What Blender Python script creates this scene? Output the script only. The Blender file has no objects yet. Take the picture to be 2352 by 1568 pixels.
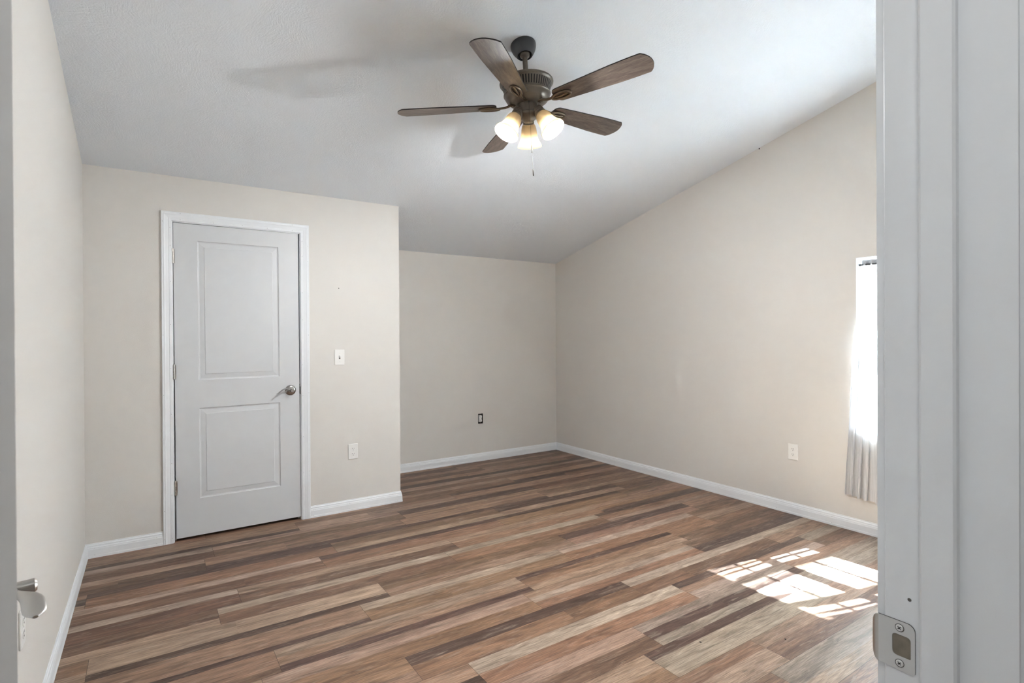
import bpy, bmesh, math, random
from mathutils import Vector, Matrix

# ------------------------------------------------------------------ camera, world, lights, exposure
scene = bpy.context.scene
COL = scene.collection
W, H = 2352, 1568
FPX, PITCH, ROLL, YAW, CAMH, SHY = 1251.49, -.0038, -.0056, .5873, 1.3107, -7.3
c, s = math.cos(YAW), math.sin(YAW); cp, sp = math.cos(PITCH), math.sin(PITCH); cr, sr = math.cos(ROLL), math.sin(ROLL)
R0 = Vector((c, -s, 0)); FW = Vector((cp*s, cp*c, sp)); U0 = Vector((-sp*s, -sp*c, cp))
RT = cr*R0 + sr*U0; UP = cr*U0 - sr*R0
cam = bpy.data.cameras.new('camera'); cam_ob = bpy.data.objects.new('camera', cam); COL.objects.link(cam_ob)
cam.sensor_fit = 'HORIZONTAL'; cam.sensor_width = 36; cam.lens = FPX/W*36
cam.shift_y = SHY/W; cam.clip_start = .01
cam_ob.matrix_world = Matrix(((RT.x, UP.x, -FW.x, 0), (RT.y, UP.y, -FW.y, 0), (RT.z, UP.z, -FW.z, CAMH), (0, 0, 0, 1)))
cam.dof.use_dof = True; cam.dof.focus_distance = 2.6; cam.dof.aperture_fstop = 18
scene.camera = cam_ob

vs = scene.view_settings
vs.view_transform = 'Standard'; vs.look = 'None'; vs.gamma = 1; vs.use_curve_mapping = False
vs.exposure = 1.74

world = bpy.data.worlds.new('sky'); scene.world = world; world.use_nodes = True
bg = world.node_tree.nodes['Background']
bg.inputs['Color'].default_value = (.86, .94, 1.0, 1); bg.inputs['Strength'].default_value = 9.0

def add_light(name, kind, loc, energy, color=(1, 1, 1), rot=None, **kw):
    l = bpy.data.lights.new(name, kind); l.energy = energy; l.color = color
    for k, v in kw.items(): setattr(l, k, v)
    o = bpy.data.objects.new(name, l); COL.objects.link(o); o.location = loc
    if rot is not None: o.rotation_euler = rot
    return o
sun_dir = Vector((-1, .17, -1.196)).normalized()
sun = add_light('sun', 'SUN', (8, 0, 6), 238.0, (.83, .945, 1), angle=math.radians(.5))
sun.rotation_euler = sun_dir.to_track_quat('-Z', 'Y').to_euler()
# unseen fill light added in the hallway to brighten jamb and door edge
add_light('hall_fill_light', 'AREA', (-.15, -.22, 2.38), 2.9, (.96, .99, 1), rot=(0, 0, 0), shape='RECTANGLE', size=.5, size_y=.5)
cyc = scene.cycles
cyc.use_denoising = True; cyc.max_bounces = 14; cyc.diffuse_bounces = 8; cyc.transparent_max_bounces = 24
cyc.sample_clamp_indirect = 60.0; cyc.caustics_reflective = False; cyc.caustics_refractive = False

# ------------------------------------------------------------------ room numbers
XL, XC, XR = -.3253, 1.6577, 3.9125
YF, YH, YC, YB = .3035, .179, 4.1076, 4.9637
ZB, SL = 2.1437, .2381
def ceil_z(y): return ZB + SL*(YB - y)
HB, TB = .0847, .0135

# ------------------------------------------------------------------ materials
def nodes(name):
    m = bpy.data.materials.new(name); m.use_nodes = True
    nt = m.node_tree; return m, nt, nt.nodes['Principled BSDF']
def mat(name, col, rough=.5, metal=0, bump=0, scale=100, detail=4, dist=.001, var=0, spec=.5):
    m, nt, p = nodes(name)
    p.inputs['Base Color'].default_value = (*col, 1); p.inputs['Roughness'].default_value = rough; p.inputs['Metallic'].default_value = metal
    p.inputs['Specular IOR Level'].default_value = spec
    if bump or var:
        tc = nt.nodes.new('ShaderNodeTexCoord'); n = nt.nodes.new('ShaderNodeTexNoise')
        n.inputs['Scale'].default_value = scale; n.inputs['Detail'].default_value = detail
        nt.links.new(tc.outputs['Object'], n.inputs['Vector'])
        if bump:
            b = nt.nodes.new('ShaderNodeBump'); b.inputs['Strength'].default_value = bump; b.inputs['Distance'].default_value = dist
            nt.links.new(n.outputs['Fac'], b.inputs['Height']); nt.links.new(b.outputs['Normal'], p.inputs['Normal'])
        if var:
            mx = nt.nodes.new('ShaderNodeMixRGB'); mx.blend_type = 'MULTIPLY'; mx.inputs['Fac'].default_value = var
            mx.inputs['Color1'].default_value = (*col, 1); nt.links.new(n.outputs['Fac'], mx.inputs['Color2'])
            nt.links.new(mx.outputs['Color'], p.inputs['Base Color'])
    return m
M_WALL = mat('wall_paint', (.655, .63, .595), .7, bump=.55, scale=260, dist=.0009, spec=.3)
M_TRIM = mat('trim_paint', (.765, .785, .805), .42, bump=.12, scale=60, dist=.0004)
M_DOOR = mat('door_paint', (.595, .605, .618), .45, bump=.10, scale=220, dist=.0004)
M_EDGE = mat('door_edge_paint', (.82, .80, .77), .5)
M_PLATE = mat('outlet_plastic', (.80, .79, .765), .35)
M_DARK = mat('dark_hole', (.012, .011, .010), .8)
M_NAIL = mat('nail_hole', (.10, .095, .09), .8)
M_NICKEL = mat('satin_nickel', (.52, .50, .47), .30, 1, bump=.02, scale=400)
M_NICKEL2 = mat('polished_nickel', (.42, .41, .40), .16, 1)
M_STRIKE = mat('painted_strike', (.62, .62, .61), .38, .35)
M_STEEL = mat('screw_steel', (.75, .75, .74), .35, .7)
M_BRONZE = mat('fan_bronze', (.150, .130, .106), .40, .55, var=.25, scale=180)
M_CANOPY = mat('canopy_black', (.050, .052, .056), .36, .35)
M_IRON = mat('iron_bronze', (.145, .112, .080), .32, .75)
M_BLADE_EDGE = mat('blade_edge', (.012, .010, .009), .5)
M_CHAIN = mat('chain_metal', (.055, .052, .048), .5, .3)
M_FOB = mat('fob_dark', (.06, .055, .05), .4, .4)
M_FRAME = mat('window_vinyl', (.86, .87, .88), .35)
M_ROD = mat('rod_metal', (.05, .05, .05), .4, .5)
M_WOODBOX = mat('raw_wood', (.30, .26, .20), .7, var=.6, scale=60)

def ceiling_mat():
    m, nt, p = nodes('ceiling_texture')
    p.inputs['Base Color'].default_value = (.715, .748, .79, 1); p.inputs['Roughness'].default_value = .85
    p.inputs['Specular IOR Level'].default_value = .2
    tc = nt.nodes.new('ShaderNodeTexCoord')
    v = nt.nodes.new('ShaderNodeTexVoronoi'); v.inputs['Scale'].default_value = 7
    nt.links.new(tc.outputs['Object'], v.inputs['Vector'])
    n = nt.nodes.new('ShaderNodeTexNoise'); n.inputs['Scale'].default_value = 1; n.inputs['Detail'].default_value = 3
    # brushed swirls: every voronoi cell has its own stroke direction
    rot = nt.nodes.new('ShaderNodeVectorRotate'); rot.rotation_type = 'Z_AXIS'
    ang = nt.nodes.new('ShaderNodeMath'); ang.operation = 'MULTIPLY'; ang.inputs[1].default_value = 6.28
    sep = nt.nodes.new('ShaderNodeSeparateColor'); nt.links.new(v.outputs['Color'], sep.inputs['Color'])
    nt.links.new(sep.outputs[0], ang.inputs[0]); nt.links.new(ang.outputs[0], rot.inputs['Angle'])
    nt.links.new(tc.outputs['Object'], rot.inputs['Vector'])
    mp = nt.nodes.new('ShaderNodeMapping'); mp.inputs['Scale'].default_value = (30, 150, 60)
    nt.links.new(rot.outputs['Vector'], mp.inputs['Vector']); nt.links.new(mp.outputs['Vector'], n.inputs['Vector'])
    n2 = nt.nodes.new('ShaderNodeTexNoise'); n2.inputs['Scale'].default_value = 120; n2.inputs['Detail'].default_value = 3
    nt.links.new(tc.outputs['Object'], n2.inputs['Vector'])
    ad = nt.nodes.new('ShaderNodeMath'); ad.operation = 'ADD'
    nt.links.new(n.outputs['Fac'], ad.inputs[0]); nt.links.new(n2.outputs['Fac'], ad.inputs[1])
    b = nt.nodes.new('ShaderNodeBump'); b.inputs['Strength'].default_value = .8; b.inputs['Distance'].default_value = .0018
    nt.links.new(ad.outputs[0], b.inputs['Height']); nt.links.new(b.outputs['Normal'], p.inputs['Normal'])
    return m
M_CEIL = ceiling_mat()

def wood_mat(name, attr=True, base=(.1, .07, .05), rough=.42, stretch=(3.0, 46, 46), spec=.5, white=.5, bump=.1):
    """streaked wood; per plank tint and shift come from the mesh attributes"""
    m, nt, p = nodes(name); L = nt.links.new; N = nt.nodes.new
    p.inputs['Roughness'].default_value = rough; p.inputs['Specular IOR Level'].default_value = spec
    tc = N('ShaderNodeTexCoord'); vec = tc.outputs['Object']
    if attr:
        at = N('ShaderNodeAttribute'); at.attribute_name = 'shift'
        add = N('ShaderNodeVectorMath'); add.operation = 'ADD'; L(vec, add.inputs[0]); L(at.outputs['Color'], add.inputs[1]); vec = add.outputs[0]
        sc_ = N('ShaderNodeVectorMath'); sc_.operation = 'SCALE'; sc_.inputs['Scale'].default_value = 1
    def noise(sx, sy, sz, detail, dist=0, rgh=.55):
        mp = N('ShaderNodeMapping'); mp.inputs['Scale'].default_value = (sx, sy, sz); L(vec, mp.inputs['Vector'])
        n = N('ShaderNodeTexNoise'); n.inputs['Scale'].default_value = 1; n.inputs['Detail'].default_value = detail
        n.inputs['Distortion'].default_value = dist; n.inputs['Roughness'].default_value = rgh
        L(mp.outputs['Vector'], n.inputs['Vector']); return n.outputs['Fac']
    def ramp(fac, a, b, ca, cb):
        r = N('ShaderNodeValToRGB'); e = r.color_ramp.elements
        e[0].position = a; e[0].color = (*ca, 1); e[1].position = b; e[1].color = (*cb, 1); L(fac, r.inputs['Fac']); return r.outputs['Color']
    def mix(kind, fac, a, b):
        x = N('ShaderNodeMixRGB'); x.blend_type = kind
        if isinstance(fac, (int, float)): x.inputs['Fac'].default_value = fac
        else: L(fac, x.inputs['Fac'])
        L(a, x.inputs['Color1']); L(b, x.inputs['Color2']); return x.outputs['Color']
    if attr:
        col = N('ShaderNodeAttribute'); col.attribute_name = 'tint'; colo = col.outputs['Color']
    else:
        rgb = N('ShaderNodeRGB'); rgb.outputs[0].default_value = (*base, 1); colo = rgb.outputs[0]
    sx, sy, sz = stretch
    broad = noise(sx*.9, sy*.42, sz*.42, 5, 1.6)
    fine = noise(sx*4.5, sy*6.5, sz*6.5, 5, .8)
    colo = mix('MULTIPLY', 1, colo, ramp(broad, .30, .72, (.58, .54, .515), (1.42, 1.42, 1.43)))
    colo = mix('MULTIPLY', 1, colo, ramp(fine, .30, .70, (.60, .59, .58), (1.38, 1.38, 1.37)))
    if white:
        mpw = N('ShaderNodeMapping'); mpw.inputs['Scale'].default_value = (.55, 11, 11); L(vec, mpw.inputs['Vector'])
        wv = N('ShaderNodeTexWave'); wv.wave_type = 'BANDS'; wv.bands_direction = 'Y'; wv.inputs['Scale'].default_value = 3.2; wv.inputs['Distortion'].default_value = 13
        wv.inputs['Detail'].default_value = 3; wv.inputs['Detail Scale'].default_value = 1.6; wv.inputs['Detail Roughness'].default_value = .62
        L(mpw.outputs['Vector'], wv.inputs['Vector'])
        colo = mix('MULTIPLY', 1, colo, ramp(wv.outputs['Fac'], .10, .85, (.90, .89, .885), (1.06, 1.06, 1.06)))
        wm = ramp(noise(sx*1.3, sy*.8, sz*.8, 6, 2.2, .7), .535, .72, (0, 0, 0), (white, white, white))
        gr = N('ShaderNodeRGB'); gr.outputs[0].default_value = (.40, .325, .262, 1)
        colo = mix('MIX', wm, colo, gr.outputs[0])
        dk = ramp(noise(sx*2.6, sy*2.2, sz*2.2, 5, 1.8, .6), .63, .75, (0, 0, 0), (.55, .55, .55))
        db = N('ShaderNodeRGB'); db.outputs[0].default_value = (.055, .040, .032, 1)
        colo = mix('MIX', dk, colo, db.outputs[0])
    L(colo, p.inputs['Base Color'])
    b = N('ShaderNodeBump'); b.inputs['Strength'].default_value = bump; b.inputs['Distance'].default_value = .0005
    L(fine, b.inputs['Height']); L(b.outputs['Normal'], p.inputs['Normal'])
    return m
M_FLOOR = wood_mat('vinyl_planks', True, rough=.44, spec=.32)
M_GAP = mat('plank_joint', (.03, .022, .018), .7)

def sheer_mat():
    m = bpy.data.materials.new('sheer_curtain'); m.use_nodes = True; nt = m.node_tree; nt.nodes.clear(); L = nt.links.new; N = nt.nodes.new
    out = N('ShaderNodeOutputMaterial'); tr = N('ShaderNodeBsdfTransparent'); di = N('ShaderNodeBsdfDiffuse'); tl = N('ShaderNodeBsdfTranslucent')
    tr.inputs['Color'].default_value = (1, 1, 1, 1)
    di.inputs['Color'].default_value = (.92, .93, .95, 1); tl.inputs['Color'].default_value = (.42, .425, .435, 1)
    m1 = N('ShaderNodeMixShader'); m1.inputs['Fac'].default_value = .45; L(di.outputs[0], m1.inputs[1]); L(tl.outputs[0], m1.inputs[2])
    tc = N('ShaderNodeTexCoord'); mp = N('ShaderNodeMapping'); mp.inputs['Scale'].default_value = (220, 220, 3); L(tc.outputs['Object'], mp.inputs['Vector'])
    n = N('ShaderNodeTexNoise'); n.inputs['Scale'].default_value = 1; n.inputs['Detail'].default_value = 3; L(mp.outputs['Vector'], n.inputs['Vector'])
    r = N('ShaderNodeMapRange'); r.inputs['From Min'].default_value = .3; r.inputs['From Max'].default_value = .7
    r.inputs['To Min'].default_value = .05; r.inputs['To Max'].default_value = .26; L(n.outputs['Fac'], r.inputs['Value'])
    lw = N('ShaderNodeLayerWeight'); lw.inputs['Blend'].default_value = .5
    fm = N('ShaderNodeMath'); fm.operation = 'SUBTRACT'; fm.inputs[0].default_value = 1; L(lw.outputs['Facing'], fm.inputs[1])
    fp = N('ShaderNodeMath'); fp.operation = 'MULTIPLY'; L(fm.outputs[0], fp.inputs[0]); L(r.outputs[0], fp.inputs[1])
    m2 = N('ShaderNodeMixShader'); L(fp.outputs[0], m2.inputs['Fac']); L(m1.outputs[0], m2.inputs[1]); L(tr.outputs[0], m2.inputs[2])
    L(m2.outputs[0], out.inputs['Surface']); return m
M_SHEER = sheer_mat()
M_POCKET_SHADED = mat('curtain_pocket_shaded', (.50, .51, .52), .85, var=.5, scale=150)  # white cloth greyed in its colour to imitate the backlit, shaded gathers

def glass_mat():
    m = bpy.data.materials.new('window_glass'); m.use_nodes = True; nt = m.node_tree; nt.nodes.clear(); L = nt.links.new; N = nt.nodes.new
    out = N('ShaderNodeOutputMaterial'); tr = N('ShaderNodeBsdfTransparent'); gl = N('ShaderNodeBsdfGlossy'); gl.inputs['Roughness'].default_value = .02
    tr.inputs['Color'].default_value = (.94, .95, .95, 1)
    mx = N('ShaderNodeMixShader'); mx.inputs['Fac'].default_value = .03; L(tr.outputs[0], mx.inputs[1]); L(gl.outputs[0], mx.inputs[2])
    L(mx.outputs[0], out.inputs['Surface']); return m
M_GLASS = glass_mat()

def shade_mat():
    m = bpy.data.materials.new('lit_frosted_shade'); m.use_nodes = True; nt = m.node_tree; nt.nodes.clear(); L = nt.links.new; N = nt.nodes.new
    out = N('ShaderNodeOutputMaterial'); di = N('ShaderNodeBsdfDiffuse'); tl = N('ShaderNodeBsdfTranslucent')
    di.inputs['Color'].default_value = (.46, .41, .34, 1); tl.inputs['Color'].default_value = (.150, .126, .092, 1)
    m1 = N('ShaderNodeMixShader'); m1.inputs['Fac'].default_value = .62; L(di.outputs[0], m1.inputs[1]); L(tl.outputs[0], m1.inputs[2])
    L(m1.outputs[0], out.inputs['Surface']); return m
M_SHADE = shade_mat()
def emit_mat(name, col, st):
    m, nt, p = nodes(name); p.inputs['Base Color'].default_value = (.9, .9, .9, 1)
    p.inputs['Emission Color'].default_value = (*col, 1); p.inputs['Emission Strength'].default_value = st; return m
M_BULB = emit_mat('lit_bulb', (1, .86, .62), 14)

# ------------------------------------------------------------------ mesh helpers
def finish(name, bm, mats, parent=None, smooth=False, recalc=True):
    if recalc: bmesh.ops.recalc_face_normals(bm, faces=bm.faces)
    me = bpy.data.meshes.new(name); bm.to_mesh(me); bm.free()
    for m in (mats if isinstance(mats, (list, tuple)) else [mats]): me.materials.append(m)
    if smooth:
        for p in me.polygons: p.use_smooth = True
        me.set_sharp_from_angle(angle=math.radians(38))
    o = bpy.data.objects.new(name, me); COL.objects.link(o)
    if parent: o.parent = parent
    return o
def structure(o, label=None):
    o['kind'] = 'structure'
    return o
def thing(name, label, cat, loc=(0, 0, 0), rot=(0, 0, 0), group=None):
    o = bpy.data.objects.new(name, None); COL.objects.link(o); o.location = loc; o.rotation_euler = rot
    o.empty_display_size = .05
    return tag(o, label, cat, group)
def tag(o, label, cat, group=None):
    o['label'] = label; o['category'] = cat
    if group: o['group'] = group
    return o
def box(bm, x0, x1, y0, y1, z0, z1, mi=0, bev=0, segs=1):
    vs_ = [bm.verts.new((x, y, z)) for x in (x0, x1) for y in (y0, y1) for z in (z0, z1)]
    fs = [bm.faces.new([vs_[i] for i in q]) for q in ((0, 1, 3, 2), (4, 6, 7, 5), (0, 4, 5, 1), (2, 3, 7, 6), (0, 2, 6, 4), (1, 5, 7, 3))]
    for f in fs: f.material_index = mi
    if bev:
        es = {e for f in fs for e in f.edges}
        r = bmesh.ops.bevel(bm, geom=list(es), offset=bev, segments=segs, affect='EDGES', profile=.5)
        for f in r['faces']: f.material_index = mi
    return vs_
def lathe(bm, prof, segs=48, mtx=Matrix(), mi=0, band=None, band_mi=1):
    rings = []
    for r, z in prof:
        if r < 1e-6: rings.append([bm.verts.new(mtx @ Vector((0, 0, z)))])
        else: rings.append([bm.verts.new(mtx @ Vector((r*math.cos(2*math.pi*k/segs), r*math.sin(2*math.pi*k/segs), z))) for k in range(segs)])
    for i in range(len(rings)-1):
        a, b = rings[i], rings[i+1]
        for k in range(segs):
            k2 = (k+1) % segs
            if len(a) == 1 and len(b) == 1: continue
            if len(a) == 1: f = bm.faces.new((a[0], b[k], b[k2]))
            elif len(b) == 1: f = bm.faces.new((a[k], b[0], a[k2]))
            else: f = bm.faces.new((a[k], b[k], b[k2], a[k2]))
            f.material_index = band_mi if (band == i and k % 2 == 0) else mi
def frame_from(d):
    d = d.normalized(); u = d.cross(Vector((0, 0, 1)))
    if u.length < 1e-4: u = Vector((1, 0, 0))
    u.normalize(); return u, d.cross(u).normalized()
def tube(bm, pts, rad, segs=10, mi=0, cap=True, flat=None):
    """rad: number or list; flat: (axis vector, list of half widths along it)"""
    pts = [Vector(p) for p in pts]; n = len(pts); rings = []
    for i, p in enumerate(pts):
        d = pts[min(i+1, n-1)] - pts[max(i-1, 0)]
        if flat:
            u = Vector(flat[0]); u = (u - d.normalized()*u.dot(d.normalized())).normalized(); v = d.normalized().cross(u); ru = flat[1][i]
        else: u, v = frame_from(d); ru = None
        r = rad[i] if isinstance(rad, (list, tuple)) else rad
        rings.append([bm.verts.new(p + u*(ru if ru is not None else r)*math.cos(2*math.pi*k/segs) + v*r*math.sin(2*math.pi*k/segs)) for k in range(segs)])
    for i in range(n-1):
        for k in range(segs):
            f = bm.faces.new((rings[i][k], rings[i][(k+1) % segs], rings[i+1][(k+1) % segs], rings[i+1][k])); f.material_index = mi
    if cap:
        bm.faces.new(rings[0]).material_index = mi; bm.faces.new(list(reversed(rings[-1]))).material_index = mi
def wall_panel(axis, p0, p1, us, vs_, holes):
    """slab between p0 and p1 along axis, grid of u and v, rectangular holes (u0,u1,v0,v1)"""
    us = sorted(set(us + [h for q in holes for h in q[:2]])); vs_ = sorted(set(vs_ + [h for q in holes for h in q[2:]]))
    bm = bmesh.new(); cache = {}
    def V(i, j, k):
        if (i, j, k) not in cache:
            u, v, p = us[i], vs_[j], (p0, p1)[k]
            cache[i, j, k] = bm.verts.new((p, u, v) if axis == 'x' else (u, p, v))
        return cache[i, j, k]
    def solid(i, j):
        if not (0 <= i < len(us)-1 and 0 <= j < len(vs_)-1): return False
        u, v = (us[i]+us[i+1])/2, (vs_[j]+vs_[j+1])/2
        return not any(a < u < b and c_ < v < d for a, b, c_, d in holes)
    for i in range(len(us)-1):
        for j in range(len(vs_)-1):
            if not solid(i, j): continue
            for k in (0, 1): bm.faces.new((V(i, j, k), V(i+1, j, k), V(i+1, j+1, k), V(i, j+1, k)))
            if not solid(i-1, j): bm.faces.new((V(i, j, 0), V(i, j+1, 0), V(i, j+1, 1), V(i, j, 1)))
            if not solid(i+1, j): bm.faces.new((V(i+1, j, 0), V(i+1, j+1, 0), V(i+1, j+1, 1), V(i+1, j, 1)))
            if not solid(i, j-1): bm.faces.new((V(i, j, 0), V(i+1, j, 0), V(i+1, j, 1), V(i, j, 1)))
            if not solid(i, j+1): bm.faces.new((V(i, j+1, 0), V(i+1, j+1, 0), V(i+1, j+1, 1), V(i, j+1, 1)))
    return bm
def clip_ceiling(bm):
    bmesh.ops.recalc_face_normals(bm, faces=bm.faces)
    r = bmesh.ops.bisect_plane(bm, geom=bm.verts[:]+bm.edges[:]+bm.faces[:], plane_co=(0, YB, ZB), plane_no=(0, SL, 1), clear_outer=True)
    bmesh.ops.holes_fill(bm, edges=[e for e in bm.edges if len(e.link_faces) == 1])
    return bm
def sweep(path, prof, mapf, segs=None, bm=None, mi=0):
    """2D path with mitred corners; prof = [(offset, height)]; offset grows to the left of the path"""
    bm = bm or bmesh.new(); P = [Vector(p) for p in path]; n = len(P); mit = []
    for i in range(n):
        ns = []
        for a, b in ((i-1, i), (i, i+1)):
            if 0 <= a and b < n:
                d = (P[b]-P[a]).normalized(); ns.append(Vector((-d.y, d.x)))
        mit.append(ns[0] if len(ns) == 1 else (ns[0]+ns[1])/(1+ns[0].dot(ns[1])))
    for i in range(n-1):
        if segs and i not in segs: continue
        A = [bm.verts.new(mapf(*(P[i]+mit[i]*o), h)) for o, h in prof]; B = [bm.verts.new(mapf(*(P[i+1]+mit[i+1]*o), h)) for o, h in prof]
        for j in range(len(prof)): 
            k = (j+1) % len(prof)
            bm.faces.new((A[j], B[j], B[k], A[k])).material_index = mi
        bm.faces.new(A).material_index = mi; bm.faces.new(B).material_index = mi
    return bm
def dot(bm, p, n, r=.0016, mi=1):
    n = Vector(n); u, v = frame_from(n); p = Vector(p) + n*.0003
    f = bm.faces.new([bm.verts.new(p + u*r*math.cos(k*math.pi/4) + v*r*math.sin(k*math.pi/4)) for k in range(8)]); f.material_index = mi

# ------------------------------------------------------------------ the shell
random.seed(5)
WT = .12
WIN = (.965, 1.748, .668, 1.818)            # window opening in the right wall: y0 y1 z0 z1
structure(finish('wall_left', clip_ceiling(wall_panel('x', XL-WT, XL, [YH-2.2, YB+WT], [-.02, 3.9], [])), M_WALL))
bm = clip_ceiling(wall_panel('x', XR, XR+.15, [YH-2.2, YB+WT], [-.02, 3.9], [WIN])); dot(bm, (XR, 2.433, 2.741), (-1, 0, 0), .006)
structure(finish('wall_right', bm, [M_WALL, M_DARK]))
ALC = (2.871, 2.929, .392, .498)
structure(finish('wall_back', clip_ceiling(wall_panel('y', YB, YB+WT, [XL, XR], [-.02, 3.6], [ALC])), M_WALL))
DX0, DX1, DZ1 = .1285, .9025, 2.0555         # closet door opening between the jambs
wc = clip_ceiling(wall_panel('y', YC, YC+.1, [XL, XC], [0, 3.6], [(DX0-.018, DX1+.018, -.01, DZ1+.018)]))
wc2 = clip_ceiling(wall_panel('x', XC-.1, XC, [YC+.1, YB], [0, 3.6], []))
me2 = bpy.data.meshes.new('tmp'); wc2.to_mesh(me2); wc2.free(); wc.from_mesh(me2); bpy.data.meshes.remove(me2)
dot(wc, (1.181, YC, 1.676), (0, -1, 0), .004)
structure(finish('wall_closet', wc, [M_WALL, M_NAIL]))
JX0, JX1, JZ1 = -.09, .75, 2.06              # entry doorway
structure(finish('wall_front', clip_ceiling(wall_panel('y', YH, YF, [XL, XR], [0, 3.6], [(JX0-.019, JX1+.019, -.01, JZ1+.019)])), M_WALL))
bm = bmesh.new()
y0, y1 = YH, YB+WT
vsx = [bm.verts.new((x, y, ceil_z(y)+dz)) for dz in (0, .12) for x, y in ((XL-WT, y0), (XR+.15, y0), (XR+.15, y1), (XL-WT, y1))]
for q in ((0, 1, 2, 3), (7, 6, 5, 4), (0, 4, 5, 1), (1, 5, 6, 2), (2, 6, 7, 3), (3, 7, 4, 0)): bm.faces.new([vsx[i] for i in q])
structure(finish('ceiling', bm, M_CEIL))
# hallway behind the camera
structure(finish('wall_hall_rear', wall_panel('y', YH-2.2, YH-2.1, [XL, XR], [0, 2.5], []), M_WALL))
structure(finish('wall_hall_end', wall_panel('x', 1.7, 1.8, [YH-2.1, YH], [0, 2.5], []), M_WALL))
bm = bmesh.new(); box(bm, XL, XR, YH-2.2, YH, 2.44, 2.54); structure(finish('ceiling_hall', bm, M_CEIL))

# floor: 7 by 48 inch planks, every plank printed with one to three strips
PAL = {'d': (0.085, 0.051, 0.037), 'k': (0.06, 0.036, 0.026), 'm': (0.154, 0.09, 0.057), 'r': (0.134, 0.074, 0.047), 'o': (0.212, 0.122, 0.073), 'p': (0.24, 0.15, 0.101), 'l': (0.265, 0.182, 0.129), 'w': (0.312, 0.238, 0.182), 'g': (0.25, 0.193, 0.151)}
PW, PL, PB = .1785, 1.22, 3.347
# row: (joint position, [board patterns from the first board right of x = -0.4 - one board])
ROWS = {-4: (.30, 'm.5|p.5 l.4|m.6 p.65|d.35 m.6|p.4'), -3: (-.375, 'p.7|d.3 m.4|l.6 d.3|p.7 m.5|p.5'), -2: (-.902, 'g.4|r.6 l.35|m.65 d.55|p.45 r.6|p.4'),
        -1: (-.958, 'l.4|r.6 p.7|d.3 p.7|d.3 m.6|l.4'), 0: (-.272, 'd.33|o.67 m.6|l.4 d.5|l.5 m.5|r.5'), 1: (-.387, 'w.4|r.6 d.35|o.65 d.3|o.7 m.6|p.4'),
        2: (-.848, 'w.36|r.64 l.42|m.58 l.45|o.55 p.4|o.35|d.25'), 3: (-.956, 'r.65|l.35 w.42|m.58 w.4|o.6 d.25|o.45|l.3'), 4: (-.214, 'l.75|d.25 m.52|p.48 d.5|p.5 p.6|m.4'),
        5: (-.373, 'p.78|d.22 w.4|o.6 w.4|o.6 m.5|l.5'), 6: (-.795, 'p.75|m.25 l.4|p.35|d.25 d.28|o.42|l.3 o.5|m.5'), 7: (-.87, 'l.5|m.5 l.45|o.55 p.3|w.3|o.4 m.5|d.5'),
        8: (-.359, 'o.6|p.4 d.4|o.6 w.42|m.58 w.4|p.6'), 9: (-.165, 'p.5|d.5 w.5|o.5 d.3|p.3|g.4 g.5|m.5'), 10: (-.64, 'm.5|l.5 l.45|m.55 g.35|d.35|g.3 p.5|g.5'),
        11: (-.759, 'o.6|d.4 l.6|o.4 d.3|g.7 g.6|l.4'), 12: (-.3, 'm.5|p.5 o.4|l.6 l.4|m.6 g.5|p.5'), 13: (-.44, 'd.4|p.6 m.5|d.5 g.6|l.4 g'),
        -5: (.55, 'm.4|r.6 l.5|m.5 l.35|r.65 p.5|m.5'), -6: (.05, 'm p.5|d.5 p.6|d.4 m.5|d.5'), -7: (.3, 'm.5|p.5 p.5|r.5 m.5|p.5 r.5|m.5'), -8: (.1, 'm p.4|m.6 m.6|p.4 d.4|m.6')}
RANDOM = ['l.5|d.5', 'm.5|l.5', 'w.4|m.6', 'p.3|d.4|l.3', 'r', 'l.4|r.6', 'g.5|m.5', 'p', 'm.3|d.3|p.4', 'w.3|r.4|m.3', 'o.6|l.4']
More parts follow.
